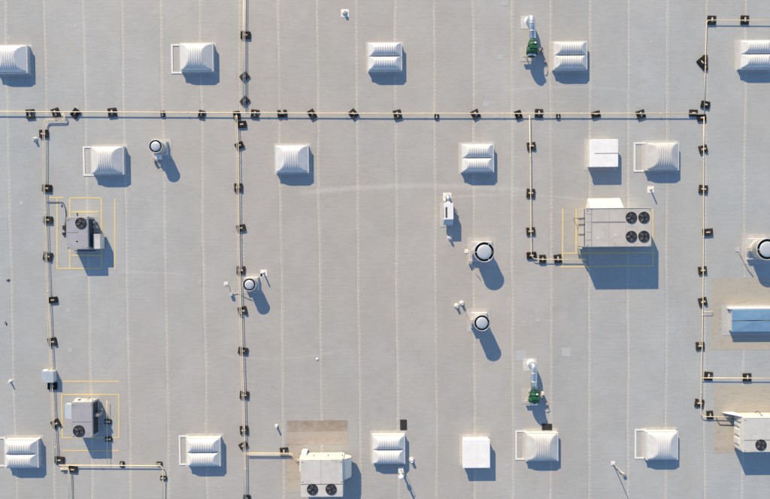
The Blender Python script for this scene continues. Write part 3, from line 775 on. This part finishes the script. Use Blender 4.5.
run([(243.6, -12), (243.2, 40), (243.4, 108)], 'cream pipe from the top edge down to the long horizontal pipe', 0.030, second=(-.13, 'pipe2'))
run([(236.8, 115.4), (237.3, 122), (238.4, 145), (238.7, 186), (239.3, 250), (240.8, 300), (242.3, 350), (244.0, 400), (245.2, 452), (246.3, 512)],
    'doubled cream pipe running down the roof left of centre to the bottom edge', 0.030, second=(.13, 'pipe2'))
run([(62.5, 113.2), (64.8, 115), (64.8, 119.6), (45.6, 119.8), (44.4, 124), (44.7, 190), (46.5, 250), (48.8, 310), (51.8, 375), (53.8, 420), (56.3, 463)],
    'doubled cream pipe down the left side past both grey units', 0.028, second=(.12, 'pipe2'))
run([(59, 465.3), (110, 465.6), (161, 465.8), (163, 469), (162.6, 512)], 'cream pipe running right under the lower left unit, then down to the bottom edge', 0.030)
run([(60, 468.6), (68.8, 468.4), (69.4, 474), (70.4, 512)], 'short cream pipe going off the bottom edge left of the lower left unit', 0.027, second=(.1, 'pipe2'))
run([(106.8, 400.5), (106.9, 422), (107.4, 464)], 'thin cream pipe beside the lower left unit down to the branch pipe', 0.017, couplings=False)
run([(529.6, 115), (530.4, 160), (530.7, 190), (531.2, 254), (533, 258.6), (540, 259.4), (587, 259.7)], 'cream pipe from the long pipe down and across to the biggest unit', 0.027)
run([(785, 20.6), (745, 20.1), (708, 19.9), (706.6, 22), (705.3, 70), (704.2, 112)], 'cream pipe in the upper right corner bending down to the long pipe', 0.027)
run([(704, 116.5), (703.7, 150), (703.5, 250), (703, 300), (702.2, 345), (701.4, 372), (700.9, 413), (702.5, 416.6), (738, 417.4)], 'cream pipe down the right side ending at the unit on the right edge', 0.027)
run([(702.3, 378), (785, 378.4)], 'cream branch pipe running off the right edge above the pale unit', 0.027)
run([(246.2, 453.2), (284, 453.4), (292, 453.6), (296, 459.5), (303, 460)], 'short cream branch pipe from the doubled pipe to the pale two fan unit', 0.027, second=(.12, 'pipe2'))
run([(703.5, 311.4), (713.2, 311.6)], 'short pipe stub right of the right side pipe by the tan patch', 0.015, 'pipe', couplings=False, drop=True)

# ------------------------------------------------------------------ pipe supports
def support_proto():
    t = thing('pipe_support', (0, 0, 0), 'x', 'pipe support', 'black rubber pipe supports')
    MB().box(-.30, .30, -.32, -.10, .0, .125, bevel=.02).box(-.30, .30, .10, .32, .0, .125, bevel=.02).box(-.28, .02, -.10, .10, .0, .10).build('rubber_block', 'rubber', t)
    MB().box(-.05, .05, -.17, .17, .126, .150).build('channel', 'strut', t)
    MB().lathe(0, 0, [(.06, .151), (.06, .170), (.03, .178)], 14).build('clamp', 'strut', t)
    return t
def small_proto():
    t = thing('pipe_support', (0, 0, 0), 'x', 'pipe support', 'black rubber pipe supports')
    MB().box(-.15, .15, -.21, .21, .0, .11, bevel=.02).build('rubber_block', 'rubber', t)
    MB().box(-.05, .05, -.15, .15, .111, .15).build('channel', 'galv', t)
    return t
def solid_proto():
    t = thing('pipe_support', (0, 0, 0), 'x', 'pipe support', 'black rubber pipe supports')
    MB().box(-.26, .26, -.34, .34, .0, .13, bevel=.025).build('rubber_block', 'rubber', t)
    MB().box(-.045, .045, -.13, .13, .131, .152).build('channel', 'strut', t)
    return t
protos = {}
def place(kind, x, y, rot, label, scale=1.0):
    rot += random.uniform(-7, 7)
    scale *= 1.06
    c = P(x, y, .1)
    loc = (c.x, c.y, 0)
    sc = (scale * random.uniform(.92, 1.05), scale * random.uniform(.92, 1.05), 1)
    if kind not in protos:
        o = {'B': support_proto, 's': small_proto, 'S': solid_proto}[kind](); protos[kind] = o
        o.location = loc; o.rotation_euler.z = R(rot); o['label'] = label
    else: o = copy_thing(protos[kind], loc, label, R(rot))
    o.scale = sc
    if random.random() < .4:
        for ch in [k for k in bpy.data.objects if k.parent == o and k.name.startswith('rubber_block')]:
            key = ch.data.name + '_worn'
            me = bpy.data.meshes.get(key) or ch.data.copy(); me.name = key; me.materials[0] = M['rubber_worn']; ch.data = me
    return o
ORD = ['first', 'second', 'third', 'fourth', 'fifth', 'sixth', 'seventh', 'eighth', 'ninth', 'tenth', 'eleventh', 'twelfth', 'thirteenth', 'fourteenth', 'fifteenth', 'sixteenth', 'seventeenth', 'eighteenth', 'nineteenth', 'twentieth', 'twenty first']
def series(lst, where, way):
    for i, a in enumerate(lst):
        kind, x, y, rot = a[:4]
        word = {'B': 'black two block', 's': 'small black', 'S': 'solid black'}[kind]
        m = (rot % 90); tilt = 'tilted ' if 9 < m < 81 else ''
        place(kind, x, y, rot, f'{tilt}{word} support, {ORD[i]} {way} {where}', a[4] if len(a) > 4 else 1.0)
# rot 0: the two blocks lie above and below the pipe (pipe along x)
series([('B', 30, 113.8, 0), ('B', 55.5, 112.7, 14), ('S', 75.2, 113, -38, .95), ('B', 112, 112.3, 2), ('s', 162.5, 113.7, 5), ('S', 201.4, 114, -12, .85), ('S', 236.6, 115.2, 3, .9), ('B', 254.8, 113.6, -2),
        ('B', 282, 113.6, 92), ('S', 312, 114, 25, .95), ('S', 353.4, 113.6, 42, 1.0), ('B', 397.5, 114.4, 12), ('s', 436.6, 116, 0), ('B', 475.6, 114, 25), ('S', 518.5, 114.6, 20, .9),
        ('B', 539, 113.2, 3), ('s', 558.3, 115.8, 0, .9), ('S', 596, 114.3, -75, .9), ('B', 641, 114.2, 18), ('S', 693.6, 112.8, 80, .9)], 'the long horizontal pipe', 'from left along')
series([('S', 245.3, 34.8, 82), ('S', 244.4, 76.2, -55, .95), ('S', 244.6, 100.6, -42, .95)], 'the pipe from the top edge', 'from the top on')
series([('S', 241.8, 124.2, 94, .95), ('S', 239.3, 145.4, -68, .95), ('B', 238.2, 187.4, 93), ('S', 240.8, 228, 95, .95), ('B', 240.7, 270.2, 88), ('B', 242.4, 311, -78), ('S', 242.8, 350.8, 86), ('B', 244.1, 395.2, 90),
        ('B', 243.9, 430.3, 91), ('S', 243.2, 445.6, -65, .9), ('S', 246.6, 498, 90, .8)], 'the doubled pipe left of centre', 'from the top on')
series([('B', 43.5, 133.6, 90), ('S', 46.6, 188.2, 92), ('S', 47.6, 219.8, 88), ('B', 47.4, 256.4, 72), ('S', 52.8, 300, 90, .92), ('B', 52, 342, -80), ('S', 52.2, 386.2, 85, 1.05), ('B', 55.6, 424, -62), ('S', 59, 460.2, 88)], 'the left side doubled pipe', 'from the top on')
series([('S', 72.6, 469.6, 82, .95), ('s', 121.8, 464.6, 0, 1.1), ('s', 159, 464, 90, 1.0), ('s', 163.2, 478.3, 90, 1.1)], 'the branch pipe under the lower left unit', 'from the left on')
series([('s', 107.7, 421.8, 90, 1.2), ('s', 108.3, 439.4, 90, 1.2)], 'the thin pipe beside the lower left unit', 'from the top on')
series([('B', 531.4, 146, 92), ('B', 530.8, 193, 88), ('B', 530.8, 231.2, 94), ('S', 531.6, 255.4, 90), ('S', 542.6, 259.2, 2, .95), ('B', 558, 258.8, 3)], 'the pipe to the biggest unit', 'from the top on')
place('B', 712, 19.8, 2, 'black two block support right at the bend in the upper right corner')
place('B', 745, 19.6, -3, 'black two block support above the skylight cut off in the upper right corner')
place('S', 702, 62, 45, 'diamond turned black support on the upper right corner pipe', .95)
place('S', 705.6, 104.4, 84, 'solid black support just above where the upper right corner pipe meets the long pipe', .95)
place('S', 705.4, 58, 5, 'upright black support overlapping the diamond shaped one on the upper right pipe', .7)
place('S', 705.6, 67, 2, 'small upright black support just below the diamond shaped one on the upper right pipe', .6)
series([('S', 702, 117.6, 88, .9), ('B', 703.4, 149, -70), ('B', 703.5, 189, 82), ('S', 708, 232.2, 92, 1.05), ('B', 702.8, 270.4, 95), ('B', 703, 301.8, -80), ('B', 700.4, 346, 97), ('B', 699.6, 403.3, 88), ('S', 710.1, 415.2, 0, .9)],
       'the right side pipe', 'from the top on')
series([('B', 708.6, 376.2, -5), ('B', 747.3, 377.6, -4)], 'the branch pipe off the right edge', 'from the left on')
place('B', 284, 451.9, 0, 'black two block support on the short branch pipe to the pale two fan unit')

# ------------------------------------------------------------------ conduits and small boxes
def conduit(pts, label, r=.022, mat='conduit', box=None, z=.05, cap=None):
    W = [P(x, y, z) for x, y in pts]; o = W[0].copy(); o.z = 0
    t = thing('conduit', o, label, 'conduit', 'thin conduits on the roof')
    MB().tube([p - o for p in W], r, 8, .12).build('tube', mat, t)
    if box:
        for (bx_, by_, s_, h_, m_) in box:
            p = P(bx_, by_, h_) - o
            MB().box(p.x - s_, p.x + s_, p.y - s_, p.y + s_, .002, h_, bevel=.01).build('junction_box', m_, t)
    return t
conduit([(160, 160), (155, 161), (154.2, 163), (156, 166), (161, 166.2)], 'thin conduit loop below the small round vent by the upper left skylight', .022, 'conduit', [(157.6, 156.5, .17, .5, 'white'), (153.8, 160.5, .08, .3, 'conduit')])
conduit([(225, 284.6), (228.6, 284.8), (230.8, 294.6), (238, 293), (246, 297.5), (252, 300)], 'bent conduit crossing under the doubled pipe beside a round vent', .02, 'conduit', [(226, 284, .16, .03, 'outline'), (230.8, 294.8, .11, .25, 'blue_box')])
conduit([(462.5, 304.5), (471.5, 325.5)], 'straight thin conduit from the two short vent pipes to the middle round vent', .02, 'conduit')
conduit([(466, 251), (469.5, 252), (470.5, 262), (474, 271), (480.5, 279.5)], 'bent conduit left of the large central round vent', .022, 'outline', [(466.6, 251.3, .15, .04, 'outline'), (470.6, 262.5, .12, .3, 'conduit')])
conduit([(737.6, 249.5), (742, 258), (747.5, 269), (753.5, 276.5)], 'thin conduit running down left of the round vent at the right edge', .022, 'conduit', [(737.6, 249.6, .17, .03, 'patch')])
conduit([(542.5, 47.5), (543, 56), (545.6, 61), (547.8, 70), (547, 74), (545, 74.5)], 'curved cable right of the upper green duct fan', .022, 'conduit', [(541.8, 48.5, .10, .5, 'conduit_dark'), (545.6, 61, .08, .18, 'conduit')])
conduit([(543, 394.5), (544.6, 400), (547, 407), (549.8, 409), (549, 411.8), (546, 411.5)], 'curved cable right of the lower green duct fan', .022, 'conduit', [(543, 394, .10, .5, 'strut'), (547, 404.5, .08, .18, 'conduit')])
conduit([(47, 201.9), (62.8, 202), (65.5, 209), (66, 216), (64.8, 227)], 'dark cable from the left pipe to the upper left grey unit', .026, 'conduit_dark', [(64.6, 227.6, .17, .16, 'mat_black'), (63.4, 233.7, .10, .12, 'mat_black'), (60.6, 204.5, .06, .1, 'galv')])
conduit([(716, 417.3), (719.5, 424.6), (733, 425.2)], 'dark cable on the tan patch left of the unit on the right edge', .026, 'conduit_dark')
conduit([(289.5, 456), (294.5, 456.2), (297.5, 461.5), (303, 462)], 'dark cable at the end of the branch pipe by the pale two fan unit', .024, 'conduit_dark')
conduit([(60.5, 470.6), (68, 470.6)], 'short dark cable beside the lower left corner pipe', .03, 'conduit_dark')
conduit([(584.6, 256), (583.6, 262), (588.5, 268.5)], 'grey riser at the lower left corner of the biggest unit', .045, 'galv', [(584.5, 259.2, .12, .2, 'galv')], z=.12)
conduit([(77, 212.5), (77, 216)], 'short stub above the upper left grey unit', .03, 'conduit_dark')
